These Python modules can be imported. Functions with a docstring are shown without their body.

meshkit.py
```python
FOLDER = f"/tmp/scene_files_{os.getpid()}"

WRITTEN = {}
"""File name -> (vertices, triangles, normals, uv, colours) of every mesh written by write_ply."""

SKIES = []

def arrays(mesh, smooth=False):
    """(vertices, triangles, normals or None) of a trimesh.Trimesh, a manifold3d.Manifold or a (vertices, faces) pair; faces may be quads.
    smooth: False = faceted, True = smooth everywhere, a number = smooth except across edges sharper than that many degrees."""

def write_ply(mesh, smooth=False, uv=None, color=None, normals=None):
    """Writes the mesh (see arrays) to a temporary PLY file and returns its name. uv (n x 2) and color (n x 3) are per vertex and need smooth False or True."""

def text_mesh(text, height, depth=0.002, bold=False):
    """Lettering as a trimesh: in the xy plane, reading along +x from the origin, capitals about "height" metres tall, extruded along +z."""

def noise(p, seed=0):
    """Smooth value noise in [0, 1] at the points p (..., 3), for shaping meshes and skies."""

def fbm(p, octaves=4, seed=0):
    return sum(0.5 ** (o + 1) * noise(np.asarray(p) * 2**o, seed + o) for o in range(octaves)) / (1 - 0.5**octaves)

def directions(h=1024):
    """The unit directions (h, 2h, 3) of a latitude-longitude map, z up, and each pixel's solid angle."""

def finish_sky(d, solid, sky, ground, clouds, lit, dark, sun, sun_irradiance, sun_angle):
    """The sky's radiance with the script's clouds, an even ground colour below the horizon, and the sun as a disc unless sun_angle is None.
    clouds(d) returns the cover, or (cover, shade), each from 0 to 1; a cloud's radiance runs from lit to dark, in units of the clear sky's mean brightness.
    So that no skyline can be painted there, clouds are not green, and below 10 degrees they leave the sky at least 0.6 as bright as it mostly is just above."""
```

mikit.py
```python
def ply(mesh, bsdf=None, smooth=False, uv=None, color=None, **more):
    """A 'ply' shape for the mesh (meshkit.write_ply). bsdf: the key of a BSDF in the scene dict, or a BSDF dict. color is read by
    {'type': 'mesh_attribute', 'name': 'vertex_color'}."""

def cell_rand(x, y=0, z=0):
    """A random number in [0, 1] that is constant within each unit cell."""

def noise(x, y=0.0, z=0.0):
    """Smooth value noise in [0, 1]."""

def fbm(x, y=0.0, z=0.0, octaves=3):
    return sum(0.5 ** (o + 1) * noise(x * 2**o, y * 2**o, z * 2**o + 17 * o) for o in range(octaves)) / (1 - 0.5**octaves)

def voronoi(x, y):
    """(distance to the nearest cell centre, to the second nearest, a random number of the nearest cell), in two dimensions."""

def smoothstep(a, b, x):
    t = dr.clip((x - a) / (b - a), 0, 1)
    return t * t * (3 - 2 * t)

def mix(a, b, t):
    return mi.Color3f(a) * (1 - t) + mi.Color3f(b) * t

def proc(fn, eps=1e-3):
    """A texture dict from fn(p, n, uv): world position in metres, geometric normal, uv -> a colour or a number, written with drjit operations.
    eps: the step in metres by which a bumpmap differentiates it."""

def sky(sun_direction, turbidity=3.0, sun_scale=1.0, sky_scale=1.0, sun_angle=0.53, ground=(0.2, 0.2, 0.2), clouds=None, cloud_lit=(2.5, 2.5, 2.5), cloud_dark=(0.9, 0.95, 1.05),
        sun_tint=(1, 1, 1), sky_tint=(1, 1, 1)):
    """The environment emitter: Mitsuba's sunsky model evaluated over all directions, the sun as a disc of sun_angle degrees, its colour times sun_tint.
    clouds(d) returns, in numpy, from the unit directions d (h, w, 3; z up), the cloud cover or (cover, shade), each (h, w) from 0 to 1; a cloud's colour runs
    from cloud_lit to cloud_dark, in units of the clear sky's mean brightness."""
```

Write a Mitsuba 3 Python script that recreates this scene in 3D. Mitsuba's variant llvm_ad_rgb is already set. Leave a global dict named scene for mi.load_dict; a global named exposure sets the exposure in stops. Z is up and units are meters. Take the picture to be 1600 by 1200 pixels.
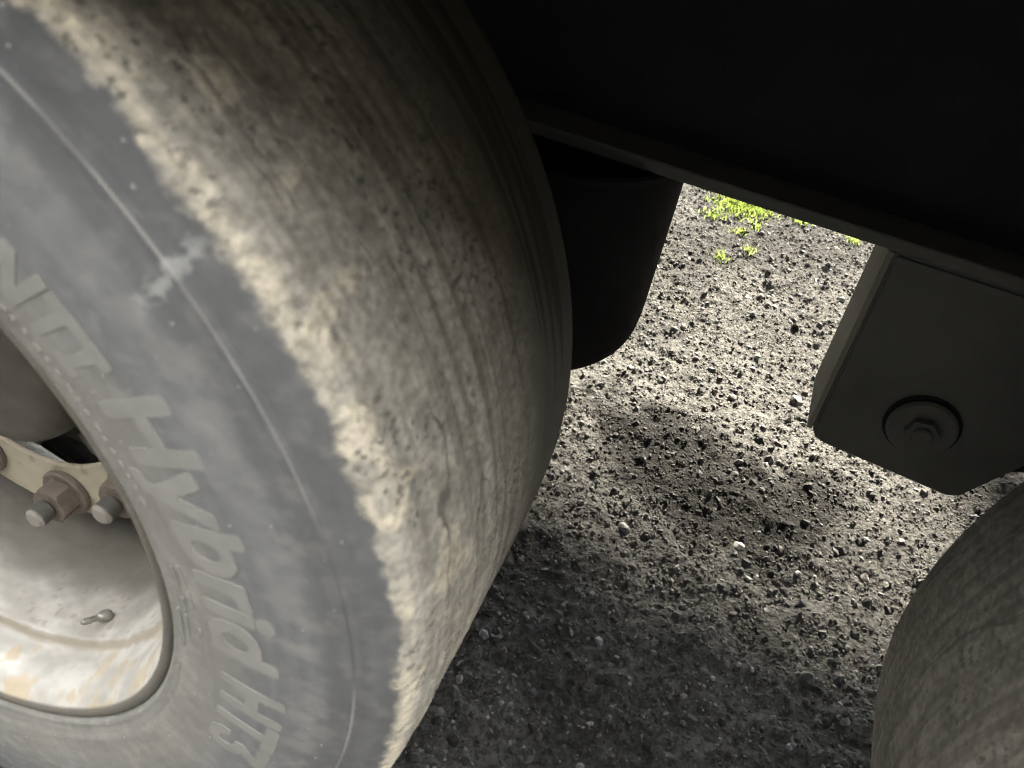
import math, numpy as np, trimesh, drjit as dr, mitsuba as mi, mikit, meshkit
from mikit import fbm, noise, voronoi, smoothstep, mix, cell_rand
from mitsuba import ScalarTransform4f as T
import manifold3d as m3
from shapely.geometry import Polygon

scene, labels = {'type': 'scene'}, {}
# ---------------------------------------------------------------- camera, sky, exposure
H = 0.472                                   # height of the wheel centres
yaw, pitch, roll = -0.2378, 0.6750, 0.2167
fw = np.array([math.sin(yaw) * math.cos(pitch), math.cos(yaw) * math.cos(pitch), -math.sin(pitch)])
rt = np.cross(fw, [0, 0, 1]); rt /= np.linalg.norm(rt); dn = np.cross(fw, rt)
down = math.sin(roll) * rt + math.cos(roll) * dn
eye = np.array([0.5696, -0.2624, 1.0274 - 0.5 + H])
scene['camera'] = {'type': 'thinlens', 'fov': 2 * math.degrees(math.atan(800 / 1322.6)), 'fov_axis': 'x',
                   'to_world': T().look_at(origin=eye.tolist(), target=(eye + fw).tolist(), up=(-down).tolist()),
                   'aperture_radius': 0.0018, 'focus_distance': 1.15, 'near_clip': 0.02, 'far_clip': 1000.0}
scene['sky'] = mikit.sky((0.10, 0.88, 0.492), turbidity=4, sun_scale=0.245, sky_scale=0.36, sun_angle=9,
                         clouds=lambda d: (0.92 + 0 * d[..., 2], 1 - np.clip(d[..., 2], 0, 1) + 0.25 * (meshkit.fbm(d * 3, 3) - 0.5)),   # overcast: brighter overhead than at the horizon
                         cloud_lit=(1.62, 1.58, 1.50), cloud_dark=(0.52, 0.52, 0.52), sun_tint=(0.82, 0.95, 1.16))
exposure = 8.07
rng = np.random.default_rng(7)

# ---------------------------------------------------------------- materials
def mat(name, color, rough=0.6, spec=0.5, metal=0.0, bump=None, bscale=0.001, eps=0.0006, two=True, **more):
    c = mikit.proc(color) if callable(color) else {'type': 'rgb', 'value': list(color)}
    r = mikit.proc(rough) if callable(rough) else rough
    b = {'type': 'principled', 'base_color': c, 'roughness': r, 'specular': spec, 'metallic': metal, **more}
    if bump:
        b = {'type': 'bumpmap', 'tex': mikit.proc(bump, eps), 'scale': bscale, 'bsdf': b}
    scene[name] = {'type': 'twosided', 'bsdf': b} if two else b

def mud_parts(x, y, z):
    """How much dried mud lies on a tyre at a point given from its wheel's centre, pale clumps in it, and how thick the crust is there (m)."""
    a = fbm(x * 24 + 5, y * 24, z * 24 + 3, 3)
    b = fbm(x * 120, y * 120 + 9, z * 120, 3)
    e = y - 0.0160 + 0.008 * (a - 0.5) + 0.0055 * (b - 0.5)
    m = smoothstep(-0.0014, 0.0016, e)
    ends = 1 - smoothstep(0.335, 0.365, y)
    near = 1 - smoothstep(0.05, 0.17, y)
    clump = smoothstep(0.54, 0.66, fbm(x * 30, y * 30, z * 30 + 7, 3) + 0.12 * (b - 0.5)) * near
    ridge = smoothstep(0.0, 0.004, e) * (1 - smoothstep(0.007, 0.019, e + 0.012 * (fbm(x * 70, y * 70, z * 70, 2) - 0.5)))
    film_shade = 1 - smoothstep(0.135, 0.275, y + 0.05 * (a - 0.5))  # mud thins inwards, and the shade at the back of the tread is painted in
    grain = fbm(x * 200, y * 200 + 2, z * 200, 3)
    h = m * ends * (0.0005 + smoothstep(0.0, 0.010, e) * film_shade * (0.0013 * fbm(x * 60, y * 60 + 2, z * 60, 3) + 0.0009 * grain) * (0.35 + 0.65 * near) + 0.0012 * clump * smoothstep(0.0, 0.010, e))
    return m * ends, clump, h, ridge, film_shade, grain

def tyre_color(cx):
    def fn(p, n, uv):
        x, y, z = p.x - cx, p.y, p.z - H
        r = dr.sqrt(x * x + z * z)
        ang = dr.atan2(z, x)
        m, clump, _, ridge, film_shade, grain = mud_parts(x, y, z)
        # rubber of the sidewall: dusty, inner band olive, outer band grey, rubbed along the circumference
        st = 0.5 * fbm(r * 150, ang * 5.5, 1.0, 3) + 0.5 * fbm(x * 110, y * 110, z * 110, 3)
        cl = fbm(x * 20, y * 22 + 4, z * 20, 4)
        inner = 1 - smoothstep(0.342, 0.388, r + 0.05 * (cl - 0.5))
        base = mix((0.103, 0.1045, 0.107), (0.131, 0.129, 0.118), inner)
        base = base * (0.72 + 0.42 * st + 0.24 * (cl - 0.3))
        dust = smoothstep(0.48, 0.70, fbm(r * 70, ang * 12, 3.0, 3) * 0.3 + 0.7 * fbm(x * 75 + 3, y * 75, z * 75, 5)) * 0.30
        base = mix(base, (0.20, 0.195, 0.18), dust)
        base = base * (1 - 0.24 * smoothstep(0.418, 0.436, r + 0.01 * (cl - 0.5)))
        band = smoothstep(0.396, 0.412, r + 0.012 * (cl - 0.5)) * (1 - smoothstep(0.418, 0.436, r + 0.012 * (cl - 0.5)))
        base = mix(base, (0.165, 0.162, 0.150), band * smoothstep(0.34, 0.72, fbm(x * 60, y * 60, z * 60 + 3, 4)) * 0.45)
        d1, d2, w = voronoi(ang * 34 + 0.4 * noise(r * 90, ang * 20), r * 80)
        base = mix(base, (0.32, 0.31, 0.285), (1 - smoothstep(0.02, 0.11, d1)) * smoothstep(0.84, 1.0, w) * 0.7)
        groove = 1 - smoothstep(0.0003, 0.0012, dr.abs(r - 0.4470))
        rub = smoothstep(0.06, 0.26, dr.abs(ang - 0.30 + 0.15 * noise(ang * 6)))
        base = mix(base, mix((0.05, 0.05, 0.05), (0.185, 0.18, 0.168), rub), groove * (0.35 + 0.5 * smoothstep(0.35, 0.6, fbm(ang * 9, 2.0, 1.0, 3))))
        # a rubbed white scar across the ring
        sc = dr.abs((ang - 0.722) * 0.44 - 0.18 * (r - 0.442) + 0.010 * (fbm(r * 130, ang * 60, 1.0, 3) - 0.5)) + 0.013 * (fbm(x * 150, y, z * 150, 3) - 0.42)
        scar = (1 - smoothstep(0.0003, 0.0062, sc)) * smoothstep(0.414, 0.424, r) * (1 - smoothstep(0.462, 0.474, r))
        base = mix(base, (0.27, 0.27, 0.255), scar * (0.5 if cx == 0 else 0.0))
        # mud: grey brown film, pale crust along the outer edge and in clumps, mottled, finely pitted, cracked along the tread
        f1, f2 = fbm(x * 60 + 1, y * 60, z * 60, 4), fbm(x * 210, y * 210, z * 210 + 5, 3)
        mud = mix((0.182, 0.171, 0.147), (0.262, 0.248, 0.215), smoothstep(0.2, 0.8, f1))
        mud = mix(mud, (0.365, 0.328, 0.258), dr.clip(0.9 * ridge * smoothstep(0.36, 0.58, fbm(ang * 7, y * 30, 9.0, 3)) + 0.8 * clump, 0, 1) * (0.45 + 0.7 * grain))
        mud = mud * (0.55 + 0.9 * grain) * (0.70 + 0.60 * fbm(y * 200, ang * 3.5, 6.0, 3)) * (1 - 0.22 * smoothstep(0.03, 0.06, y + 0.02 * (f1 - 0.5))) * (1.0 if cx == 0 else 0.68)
        pit = smoothstep(0.55, 0.74, f2) * smoothstep(0.34, 0.62, fbm(x * 16, y * 22, z * 16 + 9, 3))
        mud = mix(mud, (0.050, 0.048, 0.042), pit * 0.75)
        warp = 0.022 * (fbm(ang * 16, y * 60, 2.0, 3) - 0.5)
        ck = dr.abs(noise((y + warp) * 52, ang * 1.6, 4.0) - 0.5)
        crack = (1 - smoothstep(0.004, 0.020, ck)) * smoothstep(0.04, 0.06, y) * smoothstep(0.42, 0.54, fbm(ang * 8, y * 28, 8.0, 3))
        mud = mix(mud, (0.055, 0.052, 0.045), crack * 0.75)
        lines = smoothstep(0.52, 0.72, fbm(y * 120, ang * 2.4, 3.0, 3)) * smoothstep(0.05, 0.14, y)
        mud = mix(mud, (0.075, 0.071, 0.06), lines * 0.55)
        mud = mix(mix((0.070, 0.066, 0.056), (0.040, 0.038, 0.033), lines), mud, film_shade if cx == 0 else mi.Float(1.0))  # inner tread darkened in colour: bare rubber plus painted shade
        return mix(base, mud, m)
    return fn

def tyre_bump(cx):
    def fn(p, n, uv):
        x, y, z = p.x - cx, p.y, p.z - H
        m, _, _, _, film_shade, _ = mud_parts(x, y, z)
        return fbm(x * 420, y * 420, z * 420, 3) * (0.12 + 0.88 * m * (0.3 + 0.7 * film_shade))
    return fn

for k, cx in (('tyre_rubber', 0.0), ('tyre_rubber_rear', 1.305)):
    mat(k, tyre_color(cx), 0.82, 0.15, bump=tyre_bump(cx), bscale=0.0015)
mat('letter_rubber', lambda p, n, uv: mix((0.128, 0.127, 0.117), (0.172, 0.170, 0.157), fbm(p.x * 70, p.y * 70, p.z * 70, 4)), 0.85, 0.12)

def rim_color(p, n, uv):
    x, y, z = p.x, p.y, p.z - H
    r = dr.sqrt(x * x + z * z); ang = dr.atan2(z, x)
    c = mix((0.21, 0.202, 0.184), (0.30, 0.292, 0.27), smoothstep(0.25, 0.75, fbm(x * 30, y * 50, z * 30, 4)))
    c = mix(c, (0.17, 0.158, 0.136), smoothstep(0.5, 0.8, fbm(x * 22, y * 40 + 3, z * 22, 4)) * 0.5)
    seat = 1 - smoothstep(0.058, 0.072, y)
    rust = smoothstep(0.44, 0.66, fbm(ang * 15, y * 46, 2.0, 4)) * seat
    c = mix(c, (0.25, 0.195, 0.115), rust * 0.7)
    line = 1 - smoothstep(0.001, 0.006, dr.abs(y - 0.068 + 0.006 * (fbm(ang * 16, 1.0, 1.0, 3) - 0.5)))
    c = mix(c, (0.14, 0.11, 0.07), line * 0.6)
    spots = smoothstep(0.64, 0.80, fbm(ang * 26, y * 130, 5.0, 3)) * smoothstep(0.07, 0.08, y)
    c = mix(c, (0.17, 0.14, 0.11), spots * 0.5)
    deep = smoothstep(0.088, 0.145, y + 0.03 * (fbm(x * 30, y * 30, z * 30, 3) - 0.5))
    c = mix(c, (0.085, 0.079, 0.066), deep * 0.85)                    # shade in the depth of the barrel, painted darker towards the disc
    lip = (1 - smoothstep(0.0165, 0.020, y)) * smoothstep(0.2895, 0.2915, r)
    return mix(c, (0.060, 0.056, 0.048), lip * 0.9)
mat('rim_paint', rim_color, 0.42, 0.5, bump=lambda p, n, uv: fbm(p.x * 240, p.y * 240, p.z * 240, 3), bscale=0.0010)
mat('hub_cream', lambda p, n, uv: mix(mix((0.235, 0.208, 0.155), (0.305, 0.272, 0.208), fbm(p.x * 50, p.y * 50, p.z * 50, 3)), (0.16, 0.11, 0.07),
    smoothstep(0.60, 0.80, fbm(p.x * 60, p.y * 60, p.z * 60 + 4, 4)) * 0.5), 0.6, 0.4)
mat('hub_dirt', lambda p, n, uv: mix((0.036, 0.033, 0.028), (0.072, 0.066, 0.056), fbm(p.x * 55, p.y * 55, p.z * 55, 4)), 0.7, 0.3,
    bump=lambda p, n, uv: fbm(p.x * 300, p.y * 300, p.z * 300, 3), bscale=0.001)
mat('nut_rust', lambda p, n, uv: mix((0.060, 0.049, 0.040), (0.120, 0.096, 0.078), fbm(p.x * 120, p.y * 120, p.z * 120, 3)), 0.65, 0.4,
    bump=lambda p, n, uv: fbm(p.x * 500, p.y * 500, p.z * 500, 2), bscale=0.0008)
mat('stud_steel', lambda p, n, uv: mix((0.06, 0.057, 0.051), (0.16, 0.15, 0.13), 1 - smoothstep(0.1205, 0.124, p.y + 0.004 * (fbm(p.x * 150, p.y * 150, p.z * 150, 3) - 0.5))), 0.5, 0.4)
mat('bolt_steel', lambda p, n, uv: mix((0.13, 0.125, 0.11), (0.24, 0.225, 0.20), fbm(p.x * 150, p.y * 150, p.z * 150, 3)), 0.42, 0.5, metal=0.5)
def grimy(a, b, dust, s=1.0, spots=0.25):
    def fn(p, n, uv):
        c = mix(a, b, fbm(p.x * 14 * s, p.y * 14 * s, p.z * 14 * s, 4))
        lie = smoothstep(0.2, 0.9, n.z) * 0.75 + spots * smoothstep(0.5, 0.75, fbm(p.x * 60 * s, p.y * 60 * s, p.z * 60 * s, 3))
        return mix(c, dust, lie * 0.7)                               # dust lies on what faces up
    return fn
mat('chassis_paint', grimy((0.019, 0.021, 0.027), (0.032, 0.034, 0.042), (0.30, 0.285, 0.25), spots=0.0), 0.8, 0.08,
    bump=lambda p, n, uv: fbm(p.x * 90, p.y * 90, p.z * 90, 3), bscale=0.0015)
mat('hanger_paint', grimy((0.108, 0.112, 0.108), (0.155, 0.158, 0.150), (0.20, 0.19, 0.16)), 0.75, 0.15,
    bump=lambda p, n, uv: fbm(p.x * 130, p.y * 130, p.z * 130, 3), bscale=0.0018)
mat('hanger_edge', grimy((0.24, 0.237, 0.20), (0.33, 0.326, 0.28), (0.3, 0.29, 0.25)), 0.75, 0.15)
mat('spring_rubber', lambda p, n, uv: mix((0.014, 0.014, 0.015), (0.022, 0.022, 0.023), fbm(p.x * 30, p.y * 30, p.z * 30, 3)), 0.85, 0.08)
mat('added_body_panel', lambda p, n, uv: mix((0.10, 0.105, 0.115), (0.15, 0.155, 0.165), fbm(p.x * 3, p.y * 3, p.z * 9, 4)), 0.6, 0.3)
mat('shade_wall_block', lambda p, n, uv: mix((0.055, 0.053, 0.050), (0.11, 0.106, 0.098), fbm(p.x * 5, p.y * 5, p.z * 9, 5)), 0.9, 0.2)
mat('added_floor_board', lambda p, n, uv: mix((0.035, 0.028, 0.02), (0.06, 0.05, 0.036), fbm(p.x * 6, p.y * 60, p.z * 6, 3)), 0.8, 0.2)

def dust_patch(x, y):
    """Where pale dry grit covers the dark base, 0 to 1: less in an oval dark patch between the wheels."""
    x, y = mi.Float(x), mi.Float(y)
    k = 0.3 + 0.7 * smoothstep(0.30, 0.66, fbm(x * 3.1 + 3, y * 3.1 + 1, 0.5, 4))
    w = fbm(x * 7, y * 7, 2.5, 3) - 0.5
    dark_spot = 1 - smoothstep(0.60, 1.15, dr.sqrt(dr.square((x - 0.66) / 0.30) + dr.square((y - 0.90 + 0.12 * (x - 0.66)) / 0.175)) + 1.6 * w)  # darker oval patch with a ragged edge
    return dr.clip(k * (1 - dark_spot), 0, 1)
def ground_color(p, n, uv):
    d = dust_patch(p.x, p.y)
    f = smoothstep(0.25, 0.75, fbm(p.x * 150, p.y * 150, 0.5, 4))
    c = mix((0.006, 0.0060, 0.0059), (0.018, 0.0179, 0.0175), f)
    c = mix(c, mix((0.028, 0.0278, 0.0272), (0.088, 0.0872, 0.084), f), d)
    return mix(c, (0.20, 0.19, 0.165), smoothstep(0.0, 0.4, -0.05 - p.y + 0.2 * (fbm(p.x * 3, p.y * 3, 1.0, 3) - 0.5)))  # unseen ground beside the trailer made pale to bounce light under it
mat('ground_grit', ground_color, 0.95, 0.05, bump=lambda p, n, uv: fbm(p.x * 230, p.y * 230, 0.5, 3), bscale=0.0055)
scene['gravel_stone'] = {'type': 'twosided', 'bsdf': {'type': 'principled', 'base_color': {'type': 'mesh_attribute', 'name': 'vertex_color'}, 'roughness': 0.75, 'specular': 0.15}}
mat('stone_dark', lambda p, n, uv: mix((0.030, 0.029, 0.030), (0.075, 0.072, 0.070), fbm(p.x * 140, p.y * 140, p.z * 140, 3)), 0.65, 0.4)
mat('stone_pale', lambda p, n, uv: mix((0.16, 0.15, 0.13), (0.28, 0.265, 0.235), fbm(p.x * 140, p.y * 140, p.z * 140, 3)), 0.65, 0.4)
scene['grass_leaf'] = {'type': 'principledthin', 'base_color': mikit.proc(lambda p, n, uv: mix((0.13, 0.185, 0.035), (0.22, 0.275, 0.075), noise(p.x * 60, p.y * 60, 1.0))),
                       'roughness': 0.6, 'diff_trans': 1.1}

# ---------------------------------------------------------------- mesh helpers
def put(key, mesh, bsdf, smooth=False, to_world=None, label=None, cat=None, group=None, kind=None, color=None, uv=None):
    base, k = key, 0
    while key in scene:
        k += 1; key = f'{base}_{k:03d}'
    s = mikit.ply(mesh, bsdf, smooth=smooth, color=color, uv=uv)
    if to_world is not None: s['to_world'] = to_world
    scene[key] = s
    e = {}
    if label: e['label'] = label
    if cat: e['category'] = cat
    if group: e['group'] = group
    if kind: e['kind'] = kind
    if e: labels[key] = e
    return key

def rbox(x0, x1, y0, y1, z0, z1, r=0.004):
    c = [m3.Manifold.sphere(r, 12).translate((x, y, z)) for x in (x0 + r, x1 - r) for y in (y0 + r, y1 - r) for z in (z0 + r, z1 - r)]
    return man(m3.Manifold.batch_hull(c))
def man(m):
    q = m.to_mesh()
    return trimesh.Trimesh(np.array(q.vert_properties[:, :3]), np.array(q.tri_verts), process=False)
def lathe(prof, n=96, cx=0.0, closed=False):
    """Turn (r, y) about the wheel axis (parallel to y); centre at the origin."""
    pr = np.asarray(prof, float); a = np.arange(n) / n * 2 * np.pi
    v = np.stack([pr[:, 0][None] * np.cos(a)[:, None] + cx, np.broadcast_to(pr[:, 1][None], (n, len(pr))), pr[:, 0][None] * np.sin(a)[:, None]], -1).reshape(-1, 3)
    return v, strip(n, len(pr), True)
def strip(n, m, wrap):
    i, j = np.meshgrid(np.arange(n if wrap else n - 1), np.arange(m - 1), indexing='ij')
    i2 = (i + 1) % n
    a, b, c, d = i * m + j, i2 * m + j, i2 * m + j + 1, i * m + j + 1
    return np.concatenate([np.stack([a, b, c], -1).reshape(-1, 3), np.stack([a, c, d], -1).reshape(-1, 3)])
def resample(prof, step):
    pr = np.asarray(prof, float)
    from scipy.interpolate import PchipInterpolator
    s = np.r_[0, np.cumsum(np.linalg.norm(np.diff(pr, axis=0), axis=1))]
    t = np.linspace(0, s[-1], int(s[-1] / step) + 1)
    return np.stack([PchipInterpolator(s, pr[:, 0])(t), PchipInterpolator(s, pr[:, 1])(t)], -1)
def zlathe(prof, c, n=96):
    pr = np.asarray(prof, float); a = np.arange(n) / n * 2 * np.pi
    v = np.stack([pr[:, 0][None] * np.cos(a)[:, None] + c[0], pr[:, 0][None] * np.sin(a)[:, None] + c[1], np.broadcast_to(pr[:, 1][None], (n, len(pr)))], -1).reshape(-1, 3)
    return v, strip(n, len(pr), True)
def cyl_y(r, y0, y1, x, z, n=48, ch=0.002):
    v, f = lathe([(0, y0), (r - ch, y0), (r, y0 + ch), (r, y1 - ch), (r - ch, y1), (0, y1)], n)
    return trimesh.Trimesh(v + [x, 0, z], f, process=False)
def hex_y(af, y0, y1, x, z, rot=0.0, ch=0.0025):
    h = m3.Manifold.cylinder(y1 - y0, af / math.sqrt(3), af / math.sqrt(3), 6).rotate((0, 0, rot))
    cone = m3.Manifold.cylinder(y1 - y0, af / math.sqrt(3) - ch * 0.2 + (y1 - y0) * 1.2, af / math.sqrt(3) - ch, 48)
    return man((h ^ cone).rotate((90, 0, 0)).translate((x, y1, z)))
def prism_y(poly, y0, y1, r=0.003):
    """The (x, z) outline pulled along y with small chamfers."""
    cs = m3.CrossSection([np.asarray(poly)])
    if cs.area() < 0: cs = m3.CrossSection([np.asarray(poly)[::-1]])
    small = cs.offset(-r, m3.JoinType.Round)
    def lay(c, a, b): return m3.Manifold.extrude(c, b - a).translate((0, 0, a))
    full = lay(cs, r, y1 - y0 - r) + lay(small, 0, y1 - y0)
    return man(full.rotate((90, 0, 0)).translate((0, y1, 0)))

# ---------------------------------------------------------------- ground
def ground_h(x, y):
    q = np.stack([x, y, np.zeros_like(x)], -1)
    near = np.exp(-(np.maximum(np.hypot(x - 0.7, y - 1.1) - 2.2, 0)) ** 2)
    h = 0.030 * (meshkit.fbm(q * 2.2, 3, 1) - 0.5) + 0.014 * (meshkit.fbm(q * 11, 3, 2) - 0.5) + 0.009 * (meshkit.fbm(q * 36, 2, 3) - 0.5) + 0.006 * (meshkit.fbm(q * 95, 2, 4) - 0.5)
    return h * near - 0.004
fx, fy = np.arange(-0.5, 1.75, 0.005), np.arange(-0.35, 2.75, 0.005)
far = np.array([0.02, 0.06, 0.15, 0.35, 0.8, 1.8, 4, 9, 20, 50, 120, 300, 700])
gx, gy = np.r_[fx[0] - far[::-1], fx, fx[-1] + far], np.r_[fy[0] - far[::-1], fy, fy[-1] + far]
X, Y = np.meshgrid(gx, gy, indexing='ij')
gv = np.stack([X, Y, ground_h(X, Y)], -1).reshape(-1, 3)
gf = strip(len(gx), len(gy), False)
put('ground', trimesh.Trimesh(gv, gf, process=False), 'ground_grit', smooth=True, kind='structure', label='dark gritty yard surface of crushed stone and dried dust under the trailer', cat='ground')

ico = trimesh.creation.icosahedron()
def stones(n, seed, xr, yr, size, pale):
    g = np.random.default_rng(seed)
    x, y = g.uniform(*xr, n), g.uniform(*yr, n)
    s = np.clip(size * np.exp(0.40 * g.standard_normal(n)), 0.0014, 0.010)
    v = np.repeat(ico.vertices[None], n, 0) * (1 + 0.20 * g.standard_normal((n, 12, 1)).clip(-1.5, 1.5))
    v *= np.stack([g.uniform(0.75, 1.3, n), g.uniform(0.75, 1.3, n), g.uniform(0.5, 0.95, n)], -1)[:, None]
    R = trimesh.transformations
    q = g.standard_normal((n, 4)); q /= np.linalg.norm(q, axis=1, keepdims=True)
    w, a, b, c = q.T
    M = np.stack([1 - 2 * (b * b + c * c), 2 * (a * b - w * c), 2 * (a * c + w * b), 2 * (a * b + w * c), 1 - 2 * (a * a + c * c), 2 * (b * c - w * a),
                  2 * (a * c - w * b), 2 * (b * c + w * a), 1 - 2 * (a * a + b * b)], -1).reshape(-1, 3, 3)
    v = np.einsum('nij,nkj->nki', M, v) * s[:, None, None]
    z = ground_h(x, y) + s * g.uniform(-0.72, 0.20, n)
    v += np.stack([x, y, z], -1)[:, None]
    f = (ico.faces[None] + (np.arange(n) * 12)[:, None, None]).reshape(-1, 3)
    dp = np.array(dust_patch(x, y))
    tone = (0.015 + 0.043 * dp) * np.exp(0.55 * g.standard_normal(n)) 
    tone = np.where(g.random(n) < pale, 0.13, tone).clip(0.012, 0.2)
    col = tone[:, None] * np.array([1.01, 1.0, 0.965]) * (1 + 0.05 * g.standard_normal((n, 3)))
    return v.reshape(-1, 3), f, np.repeat(col, 12, 0)
parts = [stones(62000, 1, (0.05, 1.45), (-0.05, 2.35), 0.0024, 0.012), stones(1500, 2, (0.05, 1.45), (-0.05, 2.35), 0.0062, 0.02)]
V, F, C, o = [], [], [], 0
for v, f, c in parts:
    V.append(v); F.append(f + o); C.append(c); o += len(v)
put('gravel', trimesh.Trimesh(np.vstack(V), np.vstack(F), process=False), 'gravel_stone', color=np.vstack(C), kind='stuff',
    label='loose crushed gravel scattered over the yard surface', cat='gravel')

def big_stone(x, y, s, seed, m, label, flat=0.8):
    g = np.random.default_rng(seed)
    h = trimesh.creation.icosphere(3)
    v = h.vertices * (0.8 + 0.5 * meshkit.fbm(h.vertices * 1.3 + seed * 3.1, 3)[:, None])
    for _ in range(9):                                   # knocked flat faces
        d = g.standard_normal(3); d /= np.linalg.norm(d); t = g.uniform(0.62, 0.9)
        v = v - np.maximum(v @ d - t, 0)[:, None] * d
    v = v * [1, g.uniform(0.75, 1.1), flat] * s
    v = v + [x, y, float(ground_h(np.array([x]), np.array([y]))[0]) + s * flat * 0.45]
    put('stone', trimesh.Trimesh(v, h.faces, process=False), m, smooth=25, label=label, cat='stone', group='larger stones lying on the gravel')
big_stone(0.796, 1.225, 0.0125, 3, 'stone_dark', 'round dark stone beside the left edge of the hanger bracket')
big_stone(0.875, 1.644, 0.0095, 4, 'stone_dark', 'small dark stone touching the upper left edge of the hanger bracket')
big_stone(0.671, 1.152, 0.0090, 5, 'stone_dark', 'dark pebble on open gravel left of the round dark stone')
big_stone(0.749, 0.778, 0.0085, 6, 'stone_pale', 'pale angular stone at the lower edge of the dark patch')
big_stone(0.566, 0.714, 0.0110, 8, 'stone_dark', 'black stone on the pale gravel near the muddy tread of the left tyre')
big_stone(0.881, 0.576, 0.0100, 9, 'stone_dark', 'black stone at the edge of the shade near the right tyre')

def blades(spots, seed, hmin, hmax, w):
    g = np.random.default_rng(seed); V, F = [], []
    for (x, y) in spots:
        z = float(ground_h(np.array([x]), np.array([y]))[0])
        h = g.uniform(hmin, hmax); a = g.uniform(0, 6.283); lean = g.uniform(0.2, 1.2) * h; b = g.uniform(0, 6.283)
        d, s = np.array([math.cos(b), math.sin(b), 0]), np.array([math.cos(a), math.sin(a), 0]) * w * g.uniform(0.6, 1.2)
        o = len(V)
        for t in (0, 0.4, 0.75, 1.0):
            c = np.array([x, y, z - 0.002]) + d * lean * t ** 1.8 + np.array([0, 0, h * (t - 0.25 * t * t)])
            ww = s * (1 - 0.9 * t ** 1.5)
            V += [c - ww, c + ww]
        for k in range(3): F += [(o + 2 * k, o + 2 * k + 1, o + 2 * k + 3), (o + 2 * k, o + 2 * k + 3, o + 2 * k + 2)]
    return trimesh.Trimesh(np.array(V), np.array(F), process=False)
def tuft(x, y, r, n, seed, label, h=0.03):
    g = np.random.default_rng(seed)
    put('grass_tuft', blades(np.stack([x + r * g.standard_normal(n), y + r * g.standard_normal(n)], -1), seed, h * 0.5, h, 0.0016), 'grass_leaf', smooth=True,
        label=label, cat='grass tuft', group='small grass tufts in the far gravel')
g = np.random.default_rng(11)
pts = []
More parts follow.
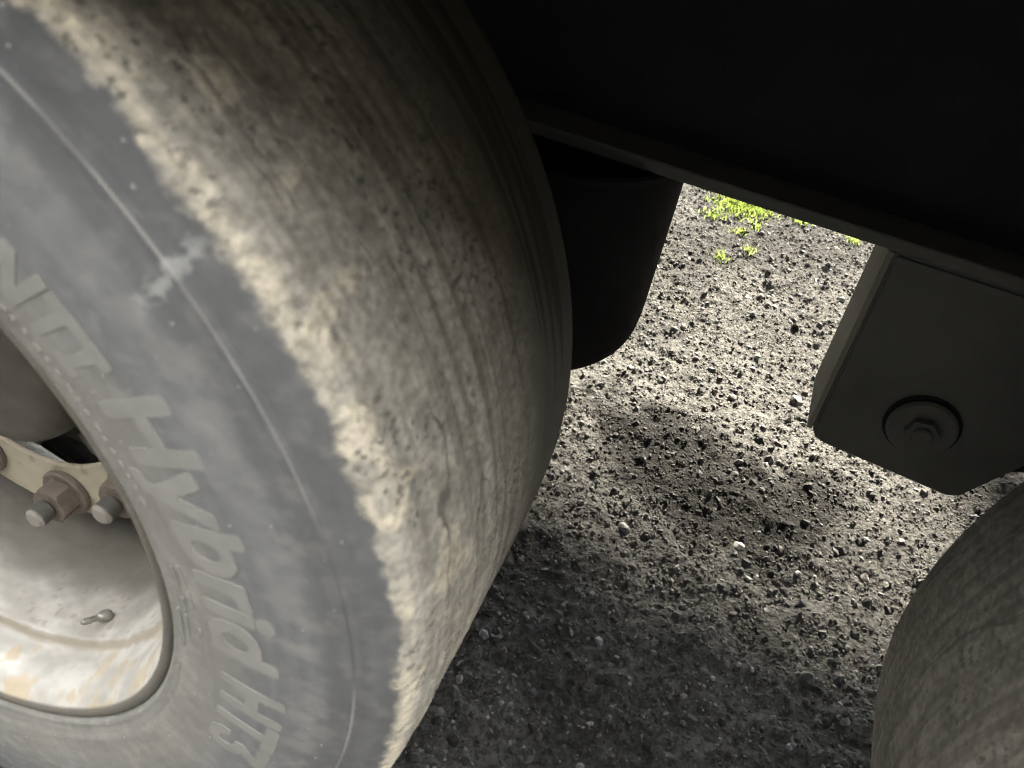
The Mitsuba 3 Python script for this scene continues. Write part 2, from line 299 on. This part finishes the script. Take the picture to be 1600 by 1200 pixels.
while len(pts) < 4200:
    x, y = g.uniform(0.30, 0.95), g.uniform(1.92, 2.9)
    k = math.hypot((x - 0.545 - 0.3 * (y - 2.05)) / 0.070, (y - 2.10) / 0.085)
    if g.random() < math.exp(-k ** 3) * 1.0 + 0.3 * (y > 2.3) * (meshkit.noise(np.array([x * 9, y * 9, 0])) > 0.5): pts.append((x, y))
put('grass', blades(pts, 12, 0.012, 0.032, 0.0017), 'grass_leaf', smooth=True, kind='stuff', label='bright yellow green grass patch growing in the gravel beyond the chassis beam', cat='grass')
for (x, y, r, n, lab) in ((0.485, 1.955, 0.014, 46, 'low grass tuft just below the left end of the bright grass patch'),
        (0.603, 1.965, 0.010, 30, 'round grass tuft below the right end of the bright grass patch'),
        (0.570, 1.893, 0.009, 26, 'thin yellowish grass tuft third down from the grass patch'),
        (0.547, 1.724, 0.010, 30, 'nearest grass tuft, green and spiky beside a pale stone'),
        (0.607, 1.800, 0.010, 22, 'faint grass tuft right above the nearest spiky one'),
        (0.715, 2.078, 0.013, 40, 'grass tuft in the middle of the beam edge'),
        (0.858, 2.058, 0.014, 50, 'rightmost grass tuft near the top of the hanger bracket')):
    tuft(x, y, r, n, int(x * 1000), lab)

# ---------------------------------------------------------------- the trailer
TR = 'semi_trailer'
labels[TR] = {'label': 'underside of a dirty semi trailer with two worn wheels, black chassis beam and air suspension', 'category': 'trailer'}
D = 1.305                                                    # axle spacing

half = [(0.284, 0.040), (0.297, 0.020), (0.3025, 0.0105), (0.306, 0.0075), (0.3085, 0.0085), (0.3105, 0.0055), (0.3135, 0.0062), (0.3165, 0.0032), (0.325, 0.0012), (0.34, -0.002), (0.36, -0.004),
        (0.385, -0.0045), (0.41, -0.002), (0.436, 0.0035), (0.4432, 0.0055), (0.4457, 0.0046), (0.4482, 0.0072), (0.460, 0.0105), (0.4715, 0.0155), (0.4765, 0.0215), (0.4792, 0.030), (0.4808, 0.045), (0.4825, 0.08), (0.4833, 0.12)]
MID = 0.184
prof = half + [(0.4836, MID)] + [(r, 2 * MID - y) for r, y in half[::-1]]
def front_y(r):
    a = np.array(half)
    return np.interp(r, a[:, 0], a[:, 1])
def tyre_mesh(n, step, cx):
    pr = resample(prof, step)
    t = np.gradient(pr, axis=0); nr, ny = -t[:, 1], t[:, 0]
    L = np.hypot(nr, ny); nr, ny = nr / L, ny / L
    s = np.sign(nr[len(nr) // 2]); nr, ny = nr * s, ny * s
    for gy, gw, gd in ((0.115, 0.0045, 0.0014), (0.188, 0.005, 0.0018), (0.262, 0.0045, 0.0012)):   # worn-out grooves
        pr[:, 0] -= gd * np.exp(-((pr[:, 1] - gy) / gw) ** 2) * (pr[:, 0] > 0.47)
    a = np.arange(n) / n * 2 * np.pi
    ca, sa = np.cos(a)[:, None], np.sin(a)[:, None]
    P = np.stack([pr[:, 0] * ca, np.broadcast_to(pr[:, 1], (n, len(pr))), pr[:, 0] * sa], -1).reshape(-1, 3)
    N = np.stack([nr * ca, np.broadcast_to(ny, (n, len(pr))), nr * sa], -1).reshape(-1, 3)
    h = np.array(mud_parts(mi.Float(P[:, 0]), mi.Float(P[:, 1]), mi.Float(P[:, 2]))[2])
    on_tread = (np.hypot(P[:, 0], P[:, 2]) > 0.456)
    P = P + N * np.where(on_tread, h, 0)[:, None]
    P[:, 0] += cx; P[:, 2] += H
    low = P[:, 2] < 0.004
    P[low, 2] = 0.004 - 0.02 * (0.004 - P[low, 2])
    return trimesh.Trimesh(P, strip(n, len(pr), True), process=False)

def polar_text(text, a0, a1, r0, hgt, bold=True, ital=0.08, raise_=0.0007):
    """Raised letters on the sidewall, reading clockwise from angle a0 to a1 (degrees), their feet at radius r0."""
    m = meshkit.text_mesh(text, hgt, 0.004, bold=bold)
    flat = m3.CrossSection([])
    for part in m.split(only_watertight=False):
        q = m3.Manifold(m3.Mesh(vert_properties=np.asarray(part.vertices, np.float32), tri_verts=np.asarray(part.faces, np.uint32)))
        flat = flat + q.project()
    m = man(m3.Manifold.extrude(flat.offset(0.0013, m3.JoinType.Round), 0.004))
    v, f = m.vertices, m.faces
    v, f = trimesh.remesh.subdivide_to_size(v, f, 0.006)
    x0, x1 = v[:, 0].min(), v[:, 0].max()
    s = np.radians(a0 - a1) * (r0 + hgt / 2) / (x1 - x0)
    xx = (v[:, 0] - x0) * s + v[:, 1] * ital
    rr = r0 + v[:, 1]
    an = np.radians(a0) - xx / (r0 + hgt / 2)
    yy = front_y(rr) + 0.0015 - v[:, 2] / 0.004 * (raise_ + 0.0015)
    return trimesh.Trimesh(np.stack([rr * np.cos(an), yy, rr * np.sin(an) + H], -1), f[:, ::-1], process=False)

def arc_bar(r, a0, a1, w, hgt):
    a = np.radians(np.linspace(a0, a1, max(2, int(abs(a1 - a0) / 0.4) + 2)))
    sec = [(r - w, 0.001), (r - w * 0.5, -hgt), (r + w * 0.5, -hgt), (r + w, 0.001)]
    v = np.array([[q * math.cos(t), front_y(q) + b, q * math.sin(t) + H] for t in a for q, b in sec])
    f = strip(len(a), 4, False); k = (len(a) - 1) * 4
    return trimesh.Trimesh(v, np.vstack([f, [[0, 2, 1], [0, 3, 2], [k, k + 1, k + 2], [k, k + 2, k + 3]]]), process=False)

rim_prof = resample([(0.284, 0.036), (0.297, 0.024), (0.3008, 0.0165), (0.2995, 0.0122), (0.296, 0.0105), (0.2920, 0.0118), (0.2895, 0.0160), (0.2835, 0.026), (0.2775, 0.042), (0.2745, 0.060), (0.2715, 0.0665),
        (0.2665, 0.0715), (0.2645, 0.085), (0.260, 0.13), (0.2575, 0.19), (0.252, 0.232), (0.236, 0.240), (0.222, 0.215), (0.213, 0.192), (0.207, 0.178), (0.198, 0.1735), (0.175, 0.173)], 0.003)
def wheel(cx, name, full):
    w = f'{TR}__{name}'
    P = T().translate([cx, 0, 0])
    labels[w] = {'label': 'worn wheel with mud caked bald tread and deep dished pale rim' if full else 'second wheel with a dark bald tread at the lower right'}
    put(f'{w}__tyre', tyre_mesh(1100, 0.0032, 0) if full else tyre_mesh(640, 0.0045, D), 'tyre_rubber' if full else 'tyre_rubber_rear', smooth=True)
    v, f = lathe(rim_prof, 220)
    rimv = v + [0, 0, H]
    put(f'{w}__rim', trimesh.Trimesh(rimv, f, process=False), 'rim_paint', smooth=True, to_world=P)
    v, f = lathe(resample([(0.176, 0.165), (0.178, 0.158), (0.174, 0.1545), (0.13, 0.1545), (0.124, 0.158), (0.1235, 0.19)], 0.003), 160)
    v2, f2 = lathe([(0.1965, 0.180), (0.1972, 0.169), (0.1950, 0.1660), (0.1350, 0.1660), (0.1325, 0.1685), (0.1325, 0.1700)], 180)
    put(f'{w}__hub_flange', trimesh.Trimesh(v2 + [0, 0, H], f2, process=False), 'hub_cream', smooth=35, to_world=P)
    v, f = lathe(resample([(0.150, 0.215), (0.125, 0.208), (0.112, 0.20), (0.100, 0.19), (0.093, 0.18), (0.090, 0.155), (0.084, 0.140), (0.068, 0.132), (0.0, 0.130)], 0.004), 140)
    hub = f'{w}__hub'
    put(hub, trimesh.Trimesh(v + [0, 0, H], f, process=False), 'hub_dirt', smooth=True, to_world=P)
    for k in range(10):
        rb = man(m3.Manifold.cube((0.024, 0.02, 0.006), True).translate((0.114, 0.185, 0)).rotate((0, 90 - 36 * k, 0))); rb.apply_translation([0, 0, H])
        put(f'{w}__hub_rib', rb, 'hub_dirt', to_world=P)
    for k in range(10):
        a = math.radians(-75.5 + 36 * k); x, z = 0.1665 * math.cos(a), 0.1665 * math.sin(a) + H
        nut = trimesh.util.concatenate([cyl_y(0.0270, 0.1580, 0.1658, x, z, 40, 0.0020), hex_y(0.0365, 0.139, 0.1578, x, z, 17 * k)])
        put(f'{w}__wheel_nut', nut, 'nut_rust', smooth=30, to_world=P)
        put(f'{w}__stud', cyl_y(0.0110, 0.119, 0.1388, x, z, 28, 0.003), 'stud_steel', smooth=30, to_world=P)
    if not full: return
    a = math.radians(-57)
    base, d = np.array([0.258 * math.cos(a), 0.094, 0.258 * math.sin(a)]), np.array([-0.30 * math.cos(a) - 0.25, -0.8, -0.30 * math.sin(a)])
    d /= np.linalg.norm(d)
    def seg(r0, r1, t0, t1): return m3.Manifold.batch_hull([m3.Manifold.sphere(r0, 20).translate(tuple(base + d * t0)), m3.Manifold.sphere(r1, 20).translate(tuple(base + d * t1))])
    vm = man(seg(0.0060, 0.0054, 0.0, 0.004) + seg(0.0032, 0.0029, 0.004, 0.015) + seg(0.0035, 0.0030, 0.016, 0.021)); vm.apply_translation([0, 0, H])
    put(f'{w}__valve', vm, 'bolt_steel', smooth=40)
    put(f'{w}__lettering', trimesh.util.concatenate([polar_text('Hybrid', 35.0, 2.2, 0.3500, 0.0455), polar_text('HT3', -2.0, -18.5, 0.354, 0.0455),
        polar_text('CONTI', 60.0, 37.6, 0.343, 0.033)]), 'letter_rubber', smooth=30, label='raised lettering reading CONTI Hybrid HT3 round the sidewall')
    dots = [arc_bar(0.3285 + 0.0006 * math.sin(k * 3.1), t, t - 0.55 - 0.45 * ((k * 7) % 3 == 0), 0.0019, 0.0010) for k, t in enumerate(np.arange(46.5, 22, -1.55))]
    dash = [arc_bar(r, t, t - l, 0.0016, 0.0012) for r, t, l in ((0.333, 14, 3.2), (0.334, 9.8, 2.8), (0.336, 3.8, 1.4), (0.3245, 13, 3.8), (0.3255, 8, 2.4), (0.3235, 4.6, 4.0), (0.3175, 5, 7.5))]
    put(f'{w}__small_lettering', trimesh.util.concatenate(dots + dash), 'letter_rubber', smooth=40, kind='stuff', label='row of tiny raised marks beside the rim')
wheel(0.0, 'wheel', True)
wheel(D, 'wheel_001', False)

ZB = 0.680 - 0.028                                           # underside of the chassis beam
def beam(y, name):
    b = f'{TR}__{name}'
    put(f'{b}__bottom_flange', rbox(-4.5, 3.5, y - 0.055, y + 0.055, ZB, ZB + 0.014, 0.003), 'hanger_paint', smooth=30)
    put(f'{b}__web', rbox(-4.5, 3.5, y - 0.005, y + 0.005, ZB + 0.0145, ZB + 0.3275, 0.001), 'chassis_paint', smooth=30)
    put(f'{b}__top_flange', rbox(-4.5, 3.5, y - 0.055, y + 0.055, ZB + 0.328, ZB + 0.342, 0.003), 'chassis_paint', smooth=30)
beam(0.605, 'chassis_beam')
beam(1.895, 'chassis_beam_001')  # far beam, out of view, included for the shadow it casts
for k in range(14):
    x = -4.2 + 0.58 * k
    put(f'{TR}__cross_member', rbox(x, x + 0.05, 0.612, 1.888, ZB + 0.22, ZB + 0.3275, 0.003), 'chassis_paint', smooth=30)
put(f'{TR}__added_floor', rbox(-4.5, 3.5, -0.031, 2.531, ZB + 0.344, ZB + 0.42, 0.004), 'added_floor_board', smooth=30)  # unseen floor, added to keep sky light off the tyres
for y in (-0.062, 2.532): put(f'{TR}__added_side_rail', rbox(-4.5, 3.5, y, y + 0.03, ZB + 0.322, ZB + 0.46, 0.004), 'chassis_paint', smooth=30)  # unseen rails, added to cut off sky light above the wheels
put(f'{TR}__added_cargo_body', rbox(-4.5, 3.5, -0.022, 2.522, ZB + 0.462, 3.6, 0.01), 'added_body_panel', smooth=30)  # unseen box body, added to block sun and sky on this side
for cx in (0.0, D):
    put(f'{TR}__axle', cyl_y(0.065, 0.20, 2.3, cx, H), 'chassis_paint', smooth=30)

def added_mudguard(cx, name):  # unseen guard, added to darken the top of the tread
    a = np.radians(np.linspace(53, 150, 60)); e = []
    for t in a:
        for r, y in ((0.519, 0.045), (0.519, 0.395), (0.507, 0.402), (0.505, 0.408), (0.522, 0.404), (0.5225, 0.036), (0.506, 0.034), (0.507, 0.040)):
            e.append((cx + r * math.cos(t), y, H + r * math.sin(t)))
    f = strip(len(a), 8, False)
    i = np.arange(len(a) - 1) * 8
    close = np.vstack([np.stack([i + 7, i + 15, i + 8], -1), np.stack([i + 7, i + 8, i], -1)])
    put(f'{TR}__{name}', trimesh.Trimesh(np.array(e), np.vstack([f, close]), process=False), 'spring_rubber', smooth=30)
added_mudguard(0.0, 'added_mudguard'); added_mudguard(D, 'added_mudguard_001')

# suspension: hanger bracket with its pivot bolt, trailing arm, air spring
def hanger(dx):
    hb = f'{TR}__hanger_bracket' + ('' if dx == 0 else '_001')
    q = [(0.713, 0.680), (0.7215, 0.455), (0.728, 0.444), (0.740, 0.440), (0.880, 0.431), (0.892, 0.436), (0.930, 0.507), (1.03, 0.560), (1.10, 0.680)]
    q = [(x + dx, z - 0.0285) for x, z in q]
    put(f'{hb}__side_plate', prism_y(q, 0.550, 0.562, 0.003), 'hanger_paint', smooth=30)
    put(f'{hb}__side_plate', prism_y(q, 0.646, 0.658, 0.003), 'hanger_paint', smooth=30)
    fr = [(0.7065, 0.679), (0.7155, 0.452), (0.7210, 0.4525), (0.7126, 0.679)]
    put(f'{hb}__front_plate', prism_y([(x + dx, z - 0.0285) for x, z in fr], 0.5515, 0.6565, 0.001), 'hanger_edge', smooth=30)
    bx, bz = 0.818 + dx, 0.507 - 0.028
    put(f'{hb}__bush_ring', cyl_y(0.0385, 0.547, 0.5498, bx, bz, 64, 0.001), 'chassis_paint', smooth=30)
    put(f'{hb}__washer', cyl_y(0.0350, 0.540, 0.5468, bx, bz, 64, 0.003), 'hanger_paint', smooth=30)
    put(f'{hb}__pivot_nut', hex_y(0.030, 0.531, 0.5398, bx, bz, 12), 'hanger_paint', smooth=30)
    put(f'{hb}__pivot_bolt', cyl_y(0.0100, 0.526, 0.5308, bx, bz, 32), 'hanger_paint', smooth=30)
    put(f'{TR}__trailing_arm', prism_y([(x + dx, z - 0.028) for x, z in ((0.775, 0.53), (0.775, 0.48), (0.82, 0.455), (0.90, 0.462), (1.0, 0.515), (1.28, 0.575), (1.62, 0.47), (1.66, 0.50), (1.36, 0.66), (1.2, 0.66), (0.95, 0.60), (0.82, 0.56))],
        0.566, 0.642, 0.004), 'chassis_paint', smooth=30)
hanger(0.0); hanger(-D)
def air_spring(cx, name):
    s = f'{TR}__{name}'
    c = (cx, 0.625)
    v, f = zlathe([(0.0, ZB - 0.0005), (0.145, ZB - 0.0005), (0.1485, ZB - 0.003), (0.1485, ZB - 0.009), (0.145, ZB - 0.012), (0.0, ZB - 0.012)], c, 128)
    put(f'{s}__top_plate', trimesh.Trimesh(v, f, process=False), 'spring_rubber', smooth=30)
    v, f = zlathe(resample([(0.0, ZB - 0.0125), (0.143, ZB - 0.0125), (0.1465, ZB - 0.03), (0.147, ZB - 0.09), (0.1470, ZB - 0.20), (0.1450, ZB - 0.230), (0.1375, ZB - 0.250), (0.124, ZB - 0.262), (0.100, ZB - 0.265), (0.086, ZB - 0.24)], 0.006), c, 128)
    put(f'{s}__bellows', trimesh.Trimesh(v, f, process=False), 'spring_rubber', smooth=40)
    v, f = zlathe([(0.0, ZB - 0.19), (0.080, ZB - 0.20), (0.084, ZB - 0.31), (0.080, ZB - 0.32), (0.0, ZB - 0.32)], c, 96)
    put(f'{s}__piston', trimesh.Trimesh(v, f, process=False), 'chassis_paint', smooth=30)
air_spring(0.347, 'air_spring'); air_spring(0.347 + D, 'air_spring_001')

# ---------------------------------------------------------------- behind the camera: an unseen wall, added to shade this side
W = 'added_shade_wall'
labels[W] = {'label': 'long dark wall added out of view to shade the side of the trailer', 'category': 'wall'}
for k in range(8):
    put(f'{W}__panel', rbox(-6.0 + 1.5 * k, -4.506 + 1.5 * k, -1.86, -1.74, -0.05, 2.42, 0.006), 'shade_wall_block', smooth=30)
put(f'{W}__coping', rbox(-6.02, 6.02, -1.90, -1.70, 2.423, 2.50, 0.008), 'shade_wall_block', smooth=30)
